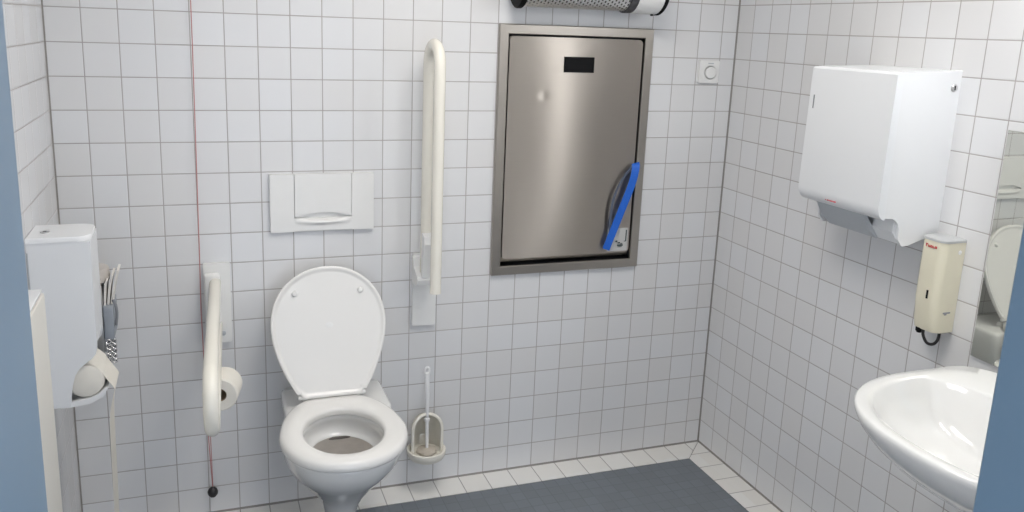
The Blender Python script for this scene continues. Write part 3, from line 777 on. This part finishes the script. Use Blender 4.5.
# two cheeks and the front skin keep the lower corner open
prism(bm, prof, lambda a, b, d: Vector((a, d, b)), pa, pa+0.006)
prism(bm, prof, lambda a, b, d: Vector((a, d, b)), pb-0.006, pb)
box(bm, (0.0005, pa+0.004, 0.855), (0.1452, pb-0.004, 1.123)); box(bm, (0.0005, pa+0.004, 0.682), (0.02, pb-0.004, 0.87)); box(bm, (0.0005, pa+0.004, 0.6805), (0.0735, pb-0.004, 0.686))
obj('housing', bm, M['white'], pd, angle=40)
bm = NB()                                            # lid with a round front corner
lp = [(0.0005, pa-0.002)] + arc(0.147-0.035, pa-0.002+0.035, 0.035, -90, 0, 8) + arc(0.147-0.035, pb+0.002-0.035, 0.035, 0, 90, 8) + [(0.0005, pb+0.002)]
loft(bm, [[Vector((a, b, 1.1235)) for a, b in lp], [Vector((a, b, 1.134)) for a, b in lp], [Vector((0.06+(a-0.06)*0.985, (pa+pb)/2+(b-(pa+pb)/2)*0.975, 1.137)) for a, b in lp]])
plid = obj('lid', bm, M['whiteb'], pd, angle=40)
bm = NB(); lathe(bm, [(0.011, 0), (0.011, 0.002), (0.008, 0.003)], (0.036, -0.460, 1.137), (0, 0, 1), n=20); lk = obj('lock', bm, M['steelb'], plid)
bm = NB(); box(bm, (0.032, -0.462, 1.1398), (0.040, -0.458, 1.1408)); obj('keyhole', bm, M['black'], lk, smooth=False)
bm = NB()                                            # lower lip of the outlet
lip = [(0.0725, 0.692), (0.076, 0.692), (0.118, 0.698), (0.142, 0.708), (0.158, 0.724), (0.163, 0.7205), (0.150, 0.698), (0.120, 0.682), (0.076, 0.677), (0.0725, 0.677)]
prism(bm, lip, lambda a, b, d: Vector((a, d, b)), pa+0.0065, pb-0.0065); obj('outlet_lip', bm, M['whiteb'], pd, angle=40)
bm = NB(); box(bm, (0.001, pa-0.0015, 0.9), (0.004, pa+0.002, 1.10)); obj('back_plate', bm, M['outlet'], pd, smooth=False)
rl = thing('paper_roll', 'cream paper roll inside the left wall dispenser with a sheet hanging down', 'paper roll', (0.108, -0.43, 0.73))
bm = NB(); lathe(bm, [(0.002, 0.0), (0.036, 0.0), (0.043, 0.003), (0.046, 0.009), (0.046, 0.121), (0.042, 0.126), (0.002, 0.126)], (0.110, pa+0.008, 0.744), (0, 1, 0), n=40)
obj('roll', bm, M['paper'], rl)
bm = NB(); ribbon(bm, cat([(0.094, -0.448, 0.7905), (0.120, -0.448, 0.792), (0.142, -0.448, 0.775), (0.160, -0.448, 0.745), (0.1775, -0.448, 0.716), (0.1765, -0.448, 0.706), (0.168, -0.448, 0.67), (0.1615, -0.448, 0.62), (0.159, -0.448, 0.5), (0.157, -0.448, 0.35), (0.154, -0.448, 0.2), (0.152, -0.448, 0.12)], 6), 0.118, (0, 1, 0), 0.0008)
obj('hanging_sheet', bm, M['paper'], rl, angle=60)

# ------------------------------------------------------------------ hygiene bag dispenser behind it
ba, bb = -0.290, -0.175
bd = thing('bag_dispenser', 'small steel hygiene bag dispenser on the left wall behind the paper dispenser', 'bag dispenser', (0.08, (ba+bb)/2, 0.70))
bm = NB(); box(bm, (0.0005, ba, 0.735), (0.138, bb, 0.935), 0.004); obj('steel_body', bm, M['steelb'], bd)
bm = NB(); lathe(bm, [(0.050, 0), (0.053, 0.003), (0.053, 0.034), (0.050, 0.040), (0.006, 0.043)], (0.103, (ba+bb)/2, 0.935), (0, 0, 1), n=32); obj('round_cap', bm, M['capgrey'], bd)
bm = NB(); box(bm, (0.1385, ba-0.002, 0.775), (0.164, bb+0.002, 0.872), 0.002); obj('front_pocket', bm, M['bagbox'], bd)
bm = NB()                                            # perforated clip under the pocket
for k in range(5):
    z = 0.708 + 0.015*k
    ring = [(0.147+0.007*math.cos(2*PI*i/14), ba-0.001-0.002*math.sin(k*1.7), z+0.007*math.sin(2*PI*i/14)) for i in range(14)]
    b2 = NB(); tube(b2, ring, 0.0022, n=6, closed=True); me_ = bpy.data.meshes.new('t'); b2.to_mesh(me_); b2.free(); bm.from_mesh(me_); bpy.data.meshes.remove(me_)
    ring = [(0.161+0.006*math.cos(2*PI*i/14), ba+0.003, z+0.006*math.sin(2*PI*i/14)) for i in range(14)]
    b2 = NB(); tube(b2, ring, 0.0022, n=6, closed=True); me_ = bpy.data.meshes.new('t'); b2.to_mesh(me_); b2.free(); bm.from_mesh(me_); bpy.data.meshes.remove(me_)
box(bm, (0.1385, ba+0.010, 0.70), (0.166, ba+0.013, 0.775))
obj('perforated_clip', bm, M['chrome'], bd, angle=60)
bm = NB(); tube(bm, cat([(0.165, ba+0.012, 0.888), (0.171, ba+0.012, 0.870), (0.173, ba+0.012, 0.845), (0.169, ba+0.012, 0.812)], 6), 0.0042, n=8)
obj('side_clip', bm, M['greyp'], bd)
labs = ['white paper hygiene bag, nearest the wall of three in the steel dispenser', 'white paper hygiene bag, middle one of three in the steel dispenser', 'white paper hygiene bag leaning outermost in the steel dispenser']
for k in range(3):
    x = 0.1425+0.0075*k
    bm = NB(); P_ = [(x, -0.235, 0.80), (x+0.001*k, -0.236, 0.87), (x+0.004+0.004*k, -0.238, 0.925), (x+0.010+0.007*k, -0.240, 0.955+0.012*(k-0.5))]
    ribbon(bm, cat(P_, 5), 0.072-0.006*k, (0, 1, 0), 0.006)
    tag(obj('hygiene_bag', bm, M['bag'], angle=50), labs[k], 'paper bag', 'hygiene bags in the dispenser')

# ------------------------------------------------------------------ flat panel radiator at the far left
rd = thing('panel_radiator', 'cream flat panel radiator on the left wall in front of the paper dispenser', 'radiator', (0.05, -1.2, 0.25))
bm = NB(); box(bm, (0.030, -1.65, 0.22), (0.082, -0.80, 1.082), 0.004); obj('front_panel', bm, M['radiator'], rd)
bm = NB(); box(bm, (0.033, -1.64, 1.0855), (0.079, -0.806, 1.092), 0.002); obj('top_grille', bm, M['whiteb'], rd)
for y in (-1.5, -1.0):
    bm = NB(); box(bm, (0.0015, y-0.02, 0.4), (0.031, y+0.02, 0.95), 0.002); obj('wall_bracket', bm, M['whiteb'], rd)

# ------------------------------------------------------------------ lamps
def lamp(name, label, lo, hi, em, frame_mat, dif_lo, dif_hi):
    t = thing(name, label, 'lamp', ((lo[0]+hi[0])/2, (lo[1]+hi[1])/2, lo[2]))
    obj('housing', box(NB(), lo, hi, 0.004), frame_mat, t)
    obj('diffuser', box(NB(), dif_lo, dif_hi, 0.003), em, t)
    return t
lamp('ceiling_light', 'flat white ceiling light above the room', (0.80, -1.45, CZ-0.05), (1.50, -0.85, CZ-0.0005), emit_mat('ceiling_glow', (1.0, 0.955, 0.90), 12.5), M['whiteb'], (0.82, -1.43, CZ-0.056), (1.48, -0.87, CZ-0.048))
lamp('mirror_lamp', 'long white lamp on the right wall above the mirror', (RX-0.05, -1.71, 1.94), (RX-0.0005, -1.33, 2.01), emit_mat('mirror_glow', (0.97, 0.98, 1.0), 60.0), M['whiteb'], (RX-0.082, -1.70, 1.955), (RX-0.048, -1.34, 1.995))

# daylight of the corridor comes in through the open door
w = bpy.data.worlds.new('World'); S.world = w; w.use_nodes = True
bg = w.node_tree.nodes['Background']
bg.inputs['Color'].default_value = (0.80, 0.87, 1.0, 1); bg.inputs['Strength'].default_value = 1.4

# ------------------------------------------------------------------ camera (solved from the tile grid)
f, cx, cy = 835.49, 494.22, 213.06
R = ((0.9440134, -0.3280111, 0.0353179), (-0.0384318, -0.2156641, -0.9757110), (0.3276609, 0.9197270, -0.2161959))
cam = bpy.data.cameras.new('Camera'); co = bpy.data.objects.new('Camera', cam); COL.objects.link(co)
cam.sensor_fit = 'HORIZONTAL'; cam.sensor_width = 36.0; cam.lens = f/1024*36
cam.shift_x = (512-cx)/1024; cam.shift_y = (cy-256)/1024
cam.clip_start = 0.01
co.matrix_world = Matrix(((R[0][0], -R[1][0], -R[2][0], 0.4204), (R[0][1], -R[1][1], -R[2][1], -2.7766), (R[0][2], -R[1][2], -R[2][2], 1.6845), (0, 0, 0, 1)))
S.camera = co
vs = S.view_settings
vs.view_transform = 'Standard'; vs.look = 'None'; vs.gamma = 1.0; vs.use_curve_mapping = False
vs.exposure = 0.27
